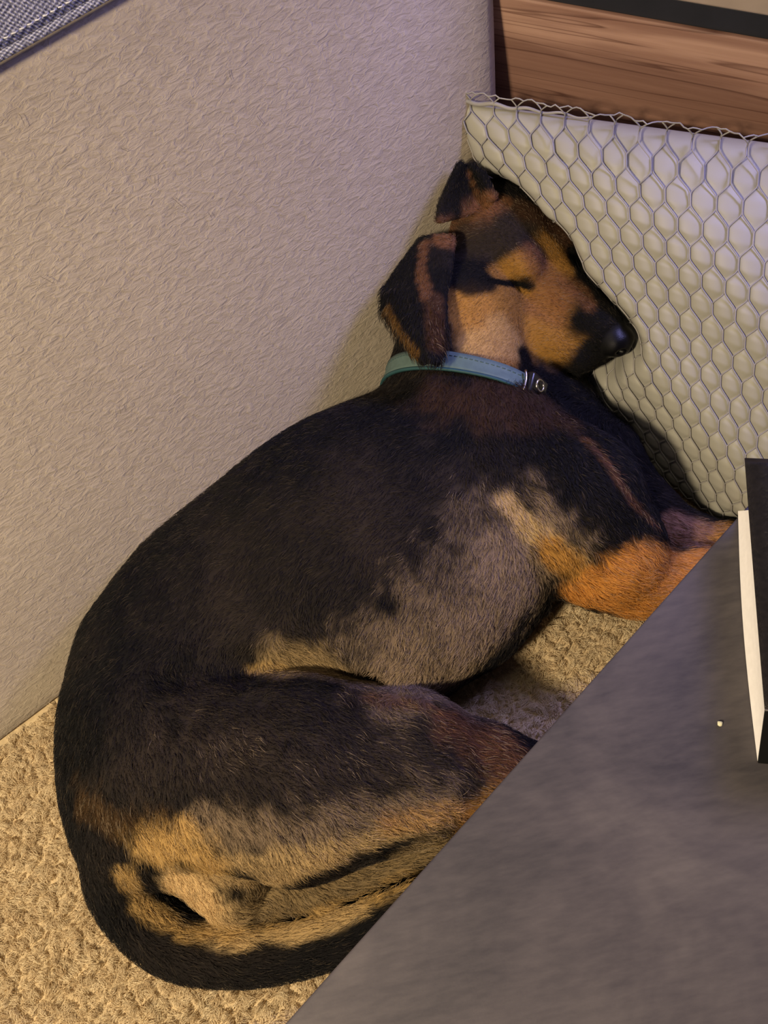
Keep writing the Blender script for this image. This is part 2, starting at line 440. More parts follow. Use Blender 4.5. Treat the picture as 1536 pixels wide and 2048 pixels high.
# ------------------------------------------------------------------ the dog: one continuous surface from a blended distance field
HG = 0.0023
prims = []      # (kind, data, k, sub)
def cone(a, b, ra, rb, k=0.02, sz=1.0, sub=False): prims.append(('cone', np.asarray(a, float), np.asarray(b, float), ra, rb, k, sz, sub))
def chain(pts, k=0.02, sz=1.0, sub=False, fine=0):
    """pts: (px, py, z, r) joints of one limb"""
    Q = [(at(x, y, z), r) for x, y, z, r in pts]
    if fine:
        A4 = np.array([[*p, r] for p, r in Q]); A4 = np.vstack([2 * A4[0] - A4[1], A4, 2 * A4[-1] - A4[-2]]); out = []
        for i in range(1, len(A4) - 2):
            p0, p1, p2, p3 = A4[i - 1:i + 3]
            for t in np.arange(fine) / fine: out.append(0.5 * (2 * p1 + (p2 - p0) * t + (2 * p0 - 5 * p1 + 4 * p2 - p3) * t ** 2 + (3 * p1 - p0 - 3 * p2 + p3) * t ** 3))
        out.append(A4[-2]); Q = [(o[:3], o[3]) for o in out]
    for (a, ra), (b, rb) in zip(Q[:-1], Q[1:]): cone(a, b, ra, rb, k, sz, sub)
def ell(c, axes, rad, k=0.015, sub=False): prims.append(('ell', np.asarray(c, float), np.asarray(axes, float), np.asarray(rad, float), k, sub))
def cloud(P, R, k=0.006): prims.append(('cloud', np.asarray(P, float), np.asarray(R, float), k))

# trunk, lying on its side against the sofa
chain([(945, 905, .105, .092), (905, 985, .105, .134), (760, 1085, .105, .144), (695, 1125, .102, .143)], 0.03, .68)
chain([(695, 1125, .098, .141), (595, 1190, .088, .138), (480, 1265, .084, .132), (388, 1365, .086, .118), (340, 1460, .09, .102)], 0.03, .60)
# rump to tail root
chain([(355, 1475, .095, .094), (312, 1580, .085, .078), (278, 1665, .075, .048)], 0.025, 0.9)
# paws: toes at the ends of the three visible limbs
def paw(x, y, z, dx, dy, r):
    for k in (-1.5, -.5, .5, 1.5):
        a = at(x - dx * 20, y - dy * 20, z); b = at(x + dx * (46 - 6 * abs(k)) - dy * k * 17, y + dy * (46 - 6 * abs(k)) + dx * k * 17, z * .72); cone(a, b, r * .62, r * .50, 0.006)
# belly line
chain([(850, 1305, .05, .044), (945, 1225, .055, .046), (1030, 1140, .06, .046)], 0.03)
# near shoulder, upper arm, elbow
chain([(985, 918, .13, .074), (1130, 1005, .128, .070), (1210, 1100, .100, .053), (1260, 1145, .075, .038)], 0.022, 0.9)
# flank fold running from the belly to the thigh
chain([(540, 1345, .11, .030), (660, 1345, .10, .036), (750, 1370, .075, .034)], 0.025)
# creases: in front of the thigh, under the elbow
chain([(330, 1350, .178, .010), (470, 1338, .172, .013), (600, 1352, .158, .015), (720, 1378, .13, .014), (830, 1400, .09, .014)], 0.02, 1.0, True)
chain([(1085, 1165, .085, .012), (1135, 1185, .05, .020), (1160, 1185, .03, .016)], 0.012, 1.0, True)
# upper thigh down to the knee
chain([(340, 1520, .118, .074), (600, 1548, .122, .086), (800, 1533, .11, .068), (960, 1550, .09, .045), (1110, 1590, .07, .036), (1150, 1690, .045, .024), (1210, 1740, .03, .022)], 0.008, 0.85)
paw(1215, 1745, .025, .8, .6, .024)
# buttock and inner thigh
chain([(420, 1640, .085, .056), (455, 1725, .06, .038), (470, 1795, .045, .022)], 0.03)
# creases between buttock, tail and the lower leg
chain([(296, 1750, .085, .006), (324, 1785, .06, .023), (372, 1828, .035, .028), (460, 1858, .02, .021)], 0.005, 1.0, True)
chain([(330, 1790, .02, .024), (400, 1838, .01, .024), (470, 1858, .01, .020)], 0.005, 1.0, True)
chain([(580, 1782, .05, .004), (640, 1760, .056, .006), (720, 1735, .062, .008), (880, 1682, .06, .010)], 0.008, 1.0, True)
# lower hind leg
chain([(455, 1785, .034, .026), (640, 1765, .030, .029), (900, 1668, .030, .026), (1080, 1590, .03, .024)], 0.005)
# tail
chain([(262, 1665, .078, .042), (250, 1755, .060, .032), (288, 1832, .042, .028), (368, 1890, .032, .0265), (490, 1904, .028, .0255), (620, 1882, .026, .025), (750, 1830, .026, .024), (880, 1760, .024, .019), (980, 1700, .02, .013)], 0.006, fine=5)
chain([(500, 1862, .03, .008), (580, 1850, .034, .009), (700, 1812, .034, .010), (830, 1742, .034, .011), (900, 1704, .034, .013)], 0.005, 1.0, True)
# forearm
chain([(1195, 1160, .075, .027), (1270, 1158, .070, .034), (1400, 1163, .055, .030), (1540, 1185, .04, .026), (1630, 1200, .033, .027)], 0.012)
paw(1640, 1203, .028, .97, .2, .026)
# far shoulder and foreleg
chain([(1090, 872, .08, .062), (1180, 925, .065, .052), (1280, 1020, .045, .034), (1370, 1073, .036, .025), (1470, 1095, .03, .024), (1600, 1140, .03, .025)], 0.01)
paw(1610, 1145, .026, .95, .3, .025)
# throat under the jaw
chain([(1040, 745, .105, .042), (1095, 830, .085, .050)], 0.02)
# neck
NK0 = at(930, 850, .125); NK1 = at(915, 740, .136); NK2 = at(935, 630, .160)
cone(NK0, NK1, .078, .062, 0.03); cone(NK1, NK2, .064, .060, 0.02)

# head in its own frame: x forward (nose), y lateral (far eye +), z up
E1, E2, E3 = RT, UP, -FW
hf = .64 * E1 - .66 * E2 + .34 * E3; hf /= np.linalg.norm(hf)
hl = .80 * E1 + .38 * E2 - .45 * E3; hl -= hf * (hf @ hl); hl /= np.linalg.norm(hl)
hu = np.cross(hf, hl)
HO = at(1072, 540, .178)
HS = 1.0
HM = np.stack([hf, hl, hu])
def hp(x, y, z): return HO + HS * (hf * x + hl * y + hu * z)
def hcone(a, b, ra, rb, k=0.012, sub=False): cone(hp(*a), hp(*b), ra * HS, rb * HS, k, 1.0, sub)
def hell(c, rad, k=0.012, sub=False, rot=None): ell(hp(*c), HM if rot is None else rot @ HM, np.array(rad) * HS, k, sub)
hell((-.060, 0, .004), (.070, .054, .052), 0.02)
hcone((-.115, 0, -.008), (-.06, 0, .0), .040, .048, 0.02)
for s in (-1, 1):
    hell((-.045, s * .030, -.032), (.052, .032, .050), 0.02)       # cheek
    hell((-.006, s * .028, .021), (.027, .021, .020), 0.010)       # brow
    hell((.006, s * .031, .006), (.017, .010, .012), 0.006)        # closed eye bulge
    hcone((.045, s * .017, -.042), (.094, s * .013, -.036), .026, .020, 0.012)   # flews
for s in (-1, 1): hcone((-.035, s * .030, -.034), (.055, s * .018, -.036), .030, .025, 0.02)   # cheek into muzzle
hcone((.0, 0, -.004), (.10, 0, -.014), .032, .0215, 0.012)
hcone((.0, 0, .016), (.104, 0, .000), .018, .0135, 0.012)
hcone((-.03, 0, -.060), (.086, 0, -.066), .032, .016, 0.012)
hell((.116, 0, -.006), (.0155, .0195, .0155), 0.004)
for s in (-1, 1):
    hcone((.128, s * .008, -.006), (.118, s * .012, -.009), .0032, .0028, 0.003, True)
    # closed eyelid slit
    pts = [(-.010, .0405, .004), (.002, .0425, .0015), (.012, .041, .0008), (.021, .036, .002)]
    for a, b in zip(pts[:-1], pts[1:]): hcone((a[0], s * a[1], a[2]), (b[0], s * b[1], b[2]), .0021, .0021, 0.003, True)
    # lip line
    pts = [(.030, .042, -.068), (.05, .042, -.070), (.07, .038, -.066), (.092, .032, -.058), (.110, .018, -.046)]
    for a, b in zip(pts[:-1], pts[1:]): hcone((a[0], s * a[1], a[2]), (b[0], s * b[1], b[2]), .0035, .0035, 0.004, True)
hcone((.12, 0, -.02), (.112, 0, -.045), .0018, .0018, 0.003, True)

def sheet(rows, thick, bulge, nu=34, nv=48):
    """ear: rows of (left px,py,z, right px,py,z) from root to tip"""
    R = np.array([[np.r_[at(*r[:3])], np.r_[at(*r[3:6])]] for r in rows]); n = len(rows)
    P, Rr = [], []
    for j in range(nv + 1):
        t = j / nv * (n - 1); i = min(int(t), n - 2); f = t - i
        L = R[i, 0] * (1 - f) + R[i + 1, 0] * f; Q = R[i, 1] * (1 - f) + R[i + 1, 1] * f
        for k in range(nu + 1):
            u = k / nu; p = L * (1 - u) + Q * u - FW * bulge * (4 * u * (1 - u)) * (0.4 + 0.6 * min(1, 2 * j / nv))
            P.append(p); Rr.append(thick)
    return P, Rr
# near ear hanging over the collar
P, R_ = sheet([(838, 482, .222, 905, 478, .232), (800, 535, .212, 897, 540, .232), (768, 585, .203, 886, 590, .228), (768, 625, .201, 888, 640, .226), (800, 676, .208, 890, 688, .224), (846, 724, .217, 874, 726, .220)], .0040, .014)
cloud(P, R_, .005)
# far ear folded up between sofa and pillow
P, R_ = sheet([(878, 440, .246, 992, 405, .236), (882, 412, .252, 980, 392, .242), (902, 368, .262, 966, 362, .252), (920, 330, .270, 944, 334, .264)], .0040, -.006)
cloud(P, R_)
cloud([at(985 - 22 * t, 395 - 45 * t, .248 + .014 * t) for t in np.linspace(0, 1, 8)], [.005] * 8)

allp = []
for p in prims:
    if p[0] == 'cone': allp += [p[1] - p[3], p[1] + p[3], p[2] - p[4], p[2] + p[4]]
    elif p[0] == 'ell': allp += [p[1] - p[3].max(), p[1] + p[3].max()]
    else: allp += list(p[1])
allp = np.array(allp); LO = allp.min(0) - 0.012; HI = allp.max(0) + 0.012; LO[2] = -0.003
SH = np.ceil((HI - LO) / HG).astype(int) + 1
AX = [(LO[i] + HG * np.arange(SH[i])).astype(np.float32) for i in range(3)]
D = np.full(SH, 0.2, np.float32)
def smin(a, b, k):
    h = np.maximum(k - np.abs(a - b), 0) / k; return np.minimum(a, b) - h * h * k * 0.25
def sub_box(lo, hi):
    i0 = np.clip(np.floor((lo - LO) / HG).astype(int), 0, SH - 1); i1 = np.clip(np.ceil((hi - LO) / HG).astype(int) + 1, 1, SH)
    sl = tuple(slice(a, b) for a, b in zip(i0, i1))
    return sl, AX[0][sl[0]][:, None, None], AX[1][sl[1]][None, :, None], AX[2][sl[2]][None, None, :]
for p in prims:
    if p[0] == 'cone':
        _, a, b, ra, rb, k, sz, sub = p; m = k + 0.012
        lo = np.minimum(a - ra, b - rb) - m; hi = np.maximum(a + ra, b + rb) + m
        sl, X, Y, Z = sub_box(lo, hi)
        a2 = a * [1, 1, 1 / sz]; b2 = b * [1, 1, 1 / sz]; Z = Z / sz; ba = b2 - a2
        px, py, pz = X - a2[0], Y - a2[1], Z - a2[2]
        t = np.clip((px * ba[0] + py * ba[1] + pz * ba[2]) / (ba @ ba), 0, 1)
        d = np.sqrt((px - t * ba[0]) ** 2 + (py - t * ba[1]) ** 2 + (pz - t * ba[2]) ** 2) - (ra + (rb - ra) * t)
        if sz < 1: d = d * (0.5 + 0.5 * sz)
        D[sl] = -smin(-D[sl], d, k) if sub else smin(D[sl], d, k)
    elif p[0] == 'ell':
        _, c, axs, rad, k, sub = p; m = rad.max() + k + 0.01
        sl, X, Y, Z = sub_box(c - m, c + m)
        q = [((X - c[0]) * axs[i, 0] + (Y - c[1]) * axs[i, 1] + (Z - c[2]) * axs[i, 2]) for i in range(3)]
        k0 = np.sqrt(sum((q[i] / rad[i]) ** 2 for i in range(3))); k1 = np.sqrt(sum((q[i] / rad[i] ** 2) ** 2 for i in range(3))) + 1e-6
        d = k0 * (k0 - 1) / k1
        D[sl] = -smin(-D[sl], d, k) if sub else smin(D[sl], d, k)
    else:
        _, P, R_, k = p
        sl, X, Y, Z = sub_box(P.min(0) - 0.015, P.max(0) + 0.015)
        d = np.full(D[sl].shape, 0.2, np.float32)
        for c, r in zip(P, R_):
            s2, x, y, z = sub_box(c - 0.012, c + 0.012)
            loc = tuple(slice(s2[i].start - sl[i].start, s2[i].stop - sl[i].start) for i in range(3))
            d[loc] = np.minimum(d[loc], np.sqrt((x - c[0]) ** 2 + (y - c[1]) ** 2 + (z - c[2]) ** 2) - r)
        D[sl] = smin(D[sl], d, k)
# flat underside where the dog rests on the carpet
D = np.maximum(D, (0.0005 - AX[2])[None, None, :])
# the back flattens against the leaning sofa
WALLD = ((AX[0][:, None, None] - WA[0]) * WPN[0] + (AX[1][None, :, None] - WA[1]) * WPN[1] + AX[2][None, None, :] * WPN[2]) / np.linalg.norm(WPN)
D = -smin(-D, WALLD - 0.006, 0.012)
del WALLD

def surface_nets(D):
    ins = D < 0
    c = np.zeros(np.array(D.shape) - 1, np.uint8)
    for dx in (0, 1):
        for dy in (0, 1):
            for dz in (0, 1):
                c += ins[dx:ins.shape[0] - 1 + dx, dy:ins.shape[1] - 1 + dy, dz:ins.shape[2] - 1 + dz]
    act = (c > 0) & (c < 8); idx = np.argwhere(act); vid = np.full(act.shape, -1, np.int64); vid[act] = np.arange(len(idx))
    cor = [(dx, dy, dz) for dx in (0, 1) for dy in (0, 1) for dz in (0, 1)]
    val = {o: D[idx[:, 0] + o[0], idx[:, 1] + o[1], idx[:, 2] + o[2]] for o in cor}
    acc = np.zeros((len(idx), 3)); cnt = np.zeros(len(idx))
    for o in cor:
        for ax in range(3):
            if o[ax]: continue
            o2 = tuple(o[i] + (i == ax) for i in range(3)); a, b = val[o], val[o2]; m = (a < 0) != (b < 0)
            t = np.where(m, a / np.where(m, a - b, 1), 0); pt = np.array(o, float)[None].repeat(len(idx), 0); pt[:, ax] += t
            acc[m] += pt[m]; cnt[m] += 1
    V = LO + HG * (idx + acc / cnt[:, None])
    F = []
    for ax in range(3):
        u, v = [(1, 2), (2, 0), (0, 1)][ax]
        a = [slice(None)] * 3; b = [slice(None)] * 3; a[ax] = slice(0, -1); b[ax] = slice(1, None)
        i0, i1 = ins[tuple(a)], ins[tuple(b)]; ch = np.argwhere(i0 != i1)
        ch = ch[(ch[:, u] > 0) & (ch[:, v] > 0) & (ch[:, u] < D.shape[u] - 1) & (ch[:, v] < D.shape[v] - 1)]
        def g(du, dv):
            q = ch.copy(); q[:, u] += du; q[:, v] += dv; return vid[q[:, 0], q[:, 1], q[:, 2]]
        quad = np.stack([g(-1, -1), g(0, -1), g(0, 0), g(-1, 0)], 1)
        fl = ~i0[tuple(ch.T)]; quad[fl] = quad[fl][:, ::-1]; F.append(quad)
    return V, np.concatenate(F)
DV, DF = surface_nets(D)
# light smoothing
E_ = np.concatenate([DF[:, [0, 1]], DF[:, [1, 2]], DF[:, [2, 3]], DF[:, [3, 0]]])
deg = np.bincount(E_.ravel(), minlength=len(DV))[:, None]
for lam in (0.5, -0.3, 0.5, -0.3):
    s = np.stack([np.bincount(E_[:, 0], DV[E_[:, 1], i], len(DV)) + np.bincount(E_[:, 1], DV[E_[:, 0], i], len(DV)) for i in range(3)], 1)
    DV = DV + lam * (s / deg - DV)
def vnormals(V, F):
    n = np.cross(V[F[:, 2]] - V[F[:, 0]], V[F[:, 3]] - V[F[:, 1]]); N = np.zeros_like(V)
    for i in range(4):
        for c in range(3): N[:, c] += np.bincount(F[:, i], n[:, c], len(V))
    return N / (np.linalg.norm(N, axis=1)[:, None] + 1e-12)
DN = vnormals(DV, DF)
bvh = BVHTree.FromPolygons(DV.tolist(), DF.tolist())
def surf(px, py):
    h = bvh.ray_cast(Vector(CAM), Vector(ray(px, py)).normalized())
    return np.array(h[0]) if h[0] is not None else None
def sdf_at(P):
    q = (np.asarray(P) - LO) / HG; i = np.clip(np.floor(q).astype(int), 0, SH - 2); f = np.clip(q - i, 0, 1); out = 0
    for dx in (0, 1):
        for dy in (0, 1):
            for dz in (0, 1):
                w = (f[:, 0] if dx else 1 - f[:, 0]) * (f[:, 1] if dy else 1 - f[:, 1]) * (f[:, 2] if dz else 1 - f[:, 2])
                out = out + w * D[i[:, 0] + dx, i[:, 1] + dy, i[:, 2] + dz]
    inside = np.all((q >= 0) & (q <= SH - 1), axis=1)
    return np.where(inside, out, 0.2)

# coat colours: soft-edged patches around points on the body
BLACK = np.array(srgb(13, 12, 14)[:3]); GRIZ = np.array(srgb(64, 54, 48)[:3]); TAN = np.array(srgb(164, 119, 58)[:3])
ORANGE = np.array(srgb(190, 130, 62)[:3]); PALE = np.array(srgb(186, 158, 114)[:3]); GOLD = np.array(srgb(188, 153, 96)[:3])
BROWN = np.array(srgb(96, 64, 42)[:3]); TAUPE = np.array(srgb(124, 106, 87)[:3]); PINK = np.array(srgb(140, 104, 84)[:3])
coat = np.repeat(BLACK[None], len(DV), 0); gloss = np.zeros(len(DV)); hlen = np.full(len(DV), 0.0085)
n1 = vnoise(DV, 60, 1) - 0.5; n2 = vnoise(DV, 160, 2) - 0.5; n3 = vnoise(DV, 22, 3)
coat += (GRIZ - BLACK)[None] * (np.clip((n3 - 0.45) * 2, 0, 1) * 0.25)[:, None]
def patch(pts, r, col, strength=1.0, soft=0.5, jag=0.5, step=14):
    """pts: points over the body; turned into points on the skin, colour fades with real distance"""
    Q = []
    for (x0, y0), (x1, y1) in zip(pts[:-1], pts[1:]) if len(pts) > 1 else [(pts[0], pts[0])]:
        n = max(1, int(math.hypot(x1 - x0, y1 - y0) / step))
        for i in range(n + 1):
            s = surf(x0 + (x1 - x0) * i / n, y0 + (y1 - y0) * i / n)
            if s is not None: Q.append(s)
    if not Q: return None
    Q = np.array(Q); sel = np.all((DV > Q.min(0) - r * 2) & (DV < Q.max(0) + r * 2), axis=1); ids = np.where(sel)[0]
    dm = np.full(len(ids), 9.0)
    for q in Q: dm = np.minimum(dm, ((DV[ids] - q) ** 2).sum(1))
    d = np.sqrt(dm) / r + jag * (n1[ids] + 0.6 * n2[ids])
    w = np.clip((1 + soft / 2 - d) / soft, 0, 1); w = w * w * (3 - 2 * w) * strength
    if col is not None: coat[ids] = coat[ids] * (1 - w[:, None]) + col[None] * w[:, None]
    return ids, w
# trunk: grizzled flank and pale belly
patch([(760, 1040), (600, 1130), (450, 1190)], .075, GRIZ, 0.18, 1.4, 1.0)
patch([(1010, 1090), (960, 1170), (880, 1260), (800, 1330)], .046, TAUPE, 0.6, 1.2, 0.9)
patch([(1060, 1110), (1000, 1220), (920, 1330), (820, 1375)], .040, TAUPE * 1.1, 0.75, 1.0, 0.9)
patch([(570, 1322), (640, 1318), (690, 1345)], .020, PALE * .62, 0.75, 1.2, 0.5)
patch([(500, 1338), (560, 1335)], .006, GOLD * .7, 0.6, 1.0, 0.8)
patch([(880, 790), (1000, 800), (1110, 830)], .026, BROWN, 0.22, 1.2, 1.0)
# rear edge of the arm
patch([(1012, 1005), (1050, 1050), (1110, 1095), (1160, 1130)], .0105, PALE * .85, 0.95, 0.8, 0.45)
patch([(1100, 1100), (1180, 1160)], .015, TAN, 0.95, 0.8, 0.6)
patch([(1215, 1165), (1270, 1140), (1330, 1130), (1400, 1140)], .024, ORANGE, 1.0, 0.6, 0.6)
patch([(1200, 1195), (1300, 1212), (1400, 1195)], .034, ORANGE, 1.0, 0.5, 0.5)
patch([(1170, 880), (1215, 930), (1262, 1000), (1310, 1050)], .005, BROWN * 1.1, 0.6, 0.9, 0.4)
patch([(1345, 1062), (1430, 1085)], .020, PINK, 0.9, 0.6, 0.4)
patch([(1440, 1170), (1560, 1190), (1680, 1210)], .040, ORANGE, 1.0, 0.5, 0.4)
patch([(1470, 1095), (1600, 1140), (1660, 1160)], .030, TAN, 1.0, 0.5, 0.4)
patch([(1110, 1600), (1150, 1690), (1240, 1760)], .032, ORANGE * .9, 1.0, 0.6, 0.5)
patch([(960, 1650), (1080, 1590)], .026, TAN, 0.9, 0.6, 0.5)
# thigh
patch([(420, 1440), (620, 1440), (800, 1470), (930, 1500)], .042, GRIZ, 0.25, 1.3, 1.2)
patch([(300, 1560), (500, 1570), (750, 1560), (900, 1560)], .038, GRIZ, 0.3, 1.3, 1.2)
patch([(900, 1450), (985, 1495), (1020, 1520)], .022, BROWN * 1.1, 0.75, 1.0, 0.8)
patch([(740, 1395), (850, 1410), (960, 1470)], .009, BROWN, 0.6, 1.0, 0.6)
patch([(420, 1655), (560, 1680), (720, 1650), (880, 1615)], .022, TAUPE, 0.7, 1.2, 1.0)
patch([(440, 1725), (560, 1728), (700, 1690), (900, 1630)], .013, PALE * .72, 0.85, 1.1, 0.9)
patch([(780, 1650), (920, 1625)], .012, ORANGE * .7, 0.35, 1.1, 0.8)
patch([(310, 1690), (360, 1690), (410, 1730)], .023, GOLD * .95, 0.85, 1.1, 1.0)
patch([(170, 1600), (230, 1650), (330, 1645)], .016, TAN * .5, 0.22, 1.3, 1.2)
patch([(370, 1770), (400, 1800), (440, 1840)], .024, PALE * 1.2, 1.0, 0.7, 0.4)
patch([(440, 1760), (550, 1760), (680, 1710)], .010, PALE * .9, 0.8, 0.9, 0.5)
patch([(520, 1800), (650, 1780), (850, 1695)], .028, PALE * .42, 0.85, 0.8, 0.5)
# tail: pale underside on the inner curve
patch([(245, 1745), (280, 1805), (360, 1860), (480, 1872), (600, 1850), (720, 1808), (830, 1760)], .0088, GOLD * .7, 0.85, 1.0, 0.9)
patch([(480, 1884), (600, 1864), (720, 1822)], .007, PALE * .9, 0.7, 1.0, 1.0)
# head
HD = 0.55
patch([(1000, 640), (1060, 625), (1110, 660)], .034, TAN * .7, 1.0, HD, 0.3)
patch([(940, 620), (960, 660), (1000, 690)], .026, TAN * .9, 1.0, HD, 0.3)
patch([(1000, 660), (1030, 690), (950, 690)], .016, GOLD * .9, 0.7, 0.9, 0.3)
patch([(920, 450), (960, 430), (900, 470)], .016, BROWN * 1.4, 0.85, 0.8, 0.5)
patch([(985, 405), (1010, 410)], .010, BROWN * 1.3, 0.85, 0.8, 0.5)
patch([(1000, 545), (1040, 522), (1062, 552)], .012, TAN * .8, 0.9, 0.8, 0.3)
patch([(1085, 480), (1115, 505), (1125, 540)], .012, TAN * .8, 0.9, 0.9, 0.3)
patch([(1060, 500), (1100, 560), (1130, 600)], .012, BROWN * 1.3, 0.7, 0.9, 0.3)
patch([(1080, 610), (1120, 630)], .014, BROWN * 1.7, 0.6, 0.9, 0.3)
patch([(930, 480), (980, 490), (1020, 470), (1050, 445)], .021, GRIZ * .5, 0.9, 0.8, 0.4)
patch([(910, 555), (940, 575), (975, 568)], .010, BLACK, 0.95, 0.8, 0.3)
patch([(1050, 420), (1095, 440), (1130, 480)], .013, BROWN * .5, 0.7, 0.9, 0.4)
patch([(1170, 640), (1230, 650), (1210, 730), (1160, 765), (1195, 700)], .019, BLACK, 1.0, 1.0, 0.3)
patch([(1130, 560), (1165, 585), (1180, 610)], .008, BROWN, 0.7, 1.0, 0.3)
patch([(1050, 715), (1060, 750), (1120, 775), (1200, 780)], .013, BLACK * .8, 1.0, 0.7, 0.2)
patch([(1085, 705), (1110, 712)], .007, TAN * .7, 0.7, 0.9, 0.3)
patch([(985, 562), (1010, 566), (1035, 568), (1055, 572)], .0040, BLACK * .35, 1.0, 0.6, 0.1, 5)
patch([(1052, 562), (1060, 572)], .0060, BLACK * .5, 0.9, 0.8, 0.1, 5)
patch([(1143, 505), (1150, 530)], .007, BLACK * .6, 0.95, 0.8, 0.1, 5)
# ears
patch([(800, 540), (800, 600), (840, 650), (865, 700), (880, 560)], .016, BLACK * 1.1, 1.0, 0.6, 0.3)
patch([(848, 490), (842, 540), (852, 590)], .0065, BROWN * 1.1, 0.85, 0.9, 0.4)
patch([(775, 615), (802, 665), (835, 706)], .0040, TAN * .45, 0.7, 1.0, 0.2, 4)
patch([(868, 600), (872, 690)], .009, BROWN * .5, 0.7, 0.9, 0.3)
patch([(938, 350), (952, 385), (960, 405)], .0035, BROWN * .9, 0.8, 0.8, 0.2)
# nose leather and lips
for p_, r_ in (([(1215, 690), (1250, 700)], .016),):
    q = patch(p_, r_, BLACK * .55, 1.0, 0.5, 0.1)
dn = np.linalg.norm(DV - hp(.117, 0, -.006), axis=1); w = np.clip((0.021 - dn) / 0.004, 0, 1)
coat = coat * (1 - w[:, None]) + (BLACK * .5)[None] * w[:, None]; gloss = np.maximum(gloss, w)
# hair length: short on the head, nothing on the nose
dh = (DV - HO) @ hf; dc = np.linalg.norm(DV - hp(-.02, 0, 0), axis=1)
hlen = np.where(dc < .15, 0.0035, hlen); hlen = np.where(gloss > 0.3, 0.0, hlen)

dog = empty('dog', tuple(np.array([*at(650, 1200, 0)[:2], 0])))
tag(dog, 'black and tan hound dog curled asleep on the cream carpet', 'dog')
body = adopt(mesh_obj('body', DV, DF, M_COAT), dog)
ca = body.data.color_attributes.new('coat', 'FLOAT_COLOR', 'POINT')
ca.data.foreach_set('color', np.concatenate([coat, gloss[:, None]], 1).astype(np.float32).ravel())

# ---- fur as real strands lying along the coat
flow_px = [(1200, 640, -.7, -.5), (1120, 620, -.8, -.1), (1050, 470, -.8, -.4), (1030, 620, -.7, .5), (960, 620, -.8, .5), (900, 640, -.3, .9), (950, 480, -.9, .1),
    (840, 560, .1, 1), (865, 650, .1, 1), (930, 370, -.1, -1), (900, 800, -.3, 1), (1000, 830, .1, 1), (850, 900, -.7, .7), (800, 1000, -.8, .6), (950, 1180, -.55, .85), (1020, 1150, -.5, .85), (860, 1300, -.4, .9), (760, 1340, -.5, .85),
    (600, 1310, .6, .3), (690, 1340, .6, .8), (600, 1050, -.8, .55), (400, 1050, -.75, .65), (250, 1250, -.4, .9), (500, 1250, -.6, .6), (700, 1200, -.6, .75), (400, 1440, .6, .5), (600, 1450, .7, .5), (800, 1480, .8, .4), (950, 1520, .9, .3),
    (600, 1600, .6, .6), (300, 1560, .3, .9), (180, 1560, .1, 1), (450, 1690, .5, .7), (600, 1690, .4, .8), (750, 1640, .7, .4), (330, 1690, .3, .9), (400, 1790, .3, .9), (600, 1780, .5, .7), (800, 1700, .7, .1),
    (190, 1700, .2, 1), (240, 1820, .5, .85), (330, 1890, .85, .5), (480, 1920, 1, .05), (620, 1890, .9, -.3), (750, 1840, .9, -.45),
    (1020, 900, .3, .9), (1120, 980, .5, .85), (1200, 1070, .6, .8), (1080, 1080, .6, .75), (1260, 1140, .8, .4), (1330, 1170, 1, .15), (1380, 1075, 1, .3), (1220, 930, .6, .8)]
FP, FD = [], []
for x, y, dx, dy in flow_px:
    s = surf(x, y)
    if s is None: continue
    FP.append(s); v = RT * dx - UP * dy; FD.append(v / np.linalg.norm(v))
FP, FD = np.array(FP), np.array(FD)
def hair_object(name, P0, P1, P2, P3, rad, col, mat):
    n = len(P0); hc = bpy.data.hair_curves.new(name); hc.add_curves([4] * n)
    pos = np.stack([P0, P1, P2, P3], 1).astype(np.float32)
    hc.attributes['position'].data.foreach_set('vector', pos.ravel())
    ra = hc.attributes.get('radius') or hc.attributes.new('radius', 'FLOAT', 'POINT')
    r4 = (np.asarray(rad)[:, None] * np.array([1.0, 0.9, 0.65, 0.2])[None]).astype(np.float32); ra.data.foreach_set('value', r4.ravel())
    c = hc.attributes.new('coat', 'FLOAT_COLOR', 'CURVE'); c.data.foreach_set('color', np.concatenate([col, np.ones((n, 1))], 1).astype(np.float32).ravel())
    hc.materials.append(mat); o = bpy.data.objects.new(name, hc); COL.objects.link(o)
    return o
NF = 190000
fa = np.linalg.norm(np.cross(DV[DF[:, 2]] - DV[DF[:, 0]], DV[DF[:, 3]] - DV[DF[:, 1]]), axis=1)
fc = DV[DF].mean(1); fn = DN[DF].mean(1)
wgt = fa * (fn[:, 2] > -0.35) * (hlen[DF[:, 0]] > 0); wgt = wgt * np.where(hlen[DF[:, 0]] < .005, 2.6, 1.0)
# none against the sofa
wd_ = ((fc - WA) @ WPN) / np.linalg.norm(WPN); wgt = wgt * (wd_ > 0.008)
fi = rng.choice(len(DF), NF, p=wgt / wgt.sum()); uv = rng.random((NF, 2))
q = DV[DF[fi]]; root = (q[:, 0] * ((1 - uv[:, :1]) * (1 - uv[:, 1:])) + q[:, 1] * (uv[:, :1] * (1 - uv[:, 1:])) + q[:, 2] * (uv[:, :1] * uv[:, 1:]) + q[:, 3] * ((1 - uv[:, :1]) * uv[:, 1:]))
N_ = DN[DF[fi, 0]]; dirs = np.zeros((NF, 3))
for i in range(0, NF, 20000):
    d2 = ((root[i:i + 20000, None] - FP[None]) ** 2).sum(2); w = 1 / (d2 + 4e-4) ** 2; dirs[i:i + 20000] = (w[:, :, None] * FD[None]).sum(1)
jit = np.stack([vnoise(root, 90, 11 + i) - .5 for i in range(3)], 1) * 1.0 + rng.normal(0, .16, (NF, 3))
dirs /= np.linalg.norm(dirs, axis=1)[:, None]; dirs = dirs + jit; dirs -= N_ * (dirs * N_).sum(1)[:, None]; dirs /= np.linalg.norm(dirs, axis=1)[:, None] + 1e-9
Lh = hlen[DF[fi, 0]] * rng.uniform(.6, 1.3, NF); Lh = Lh[:, None]
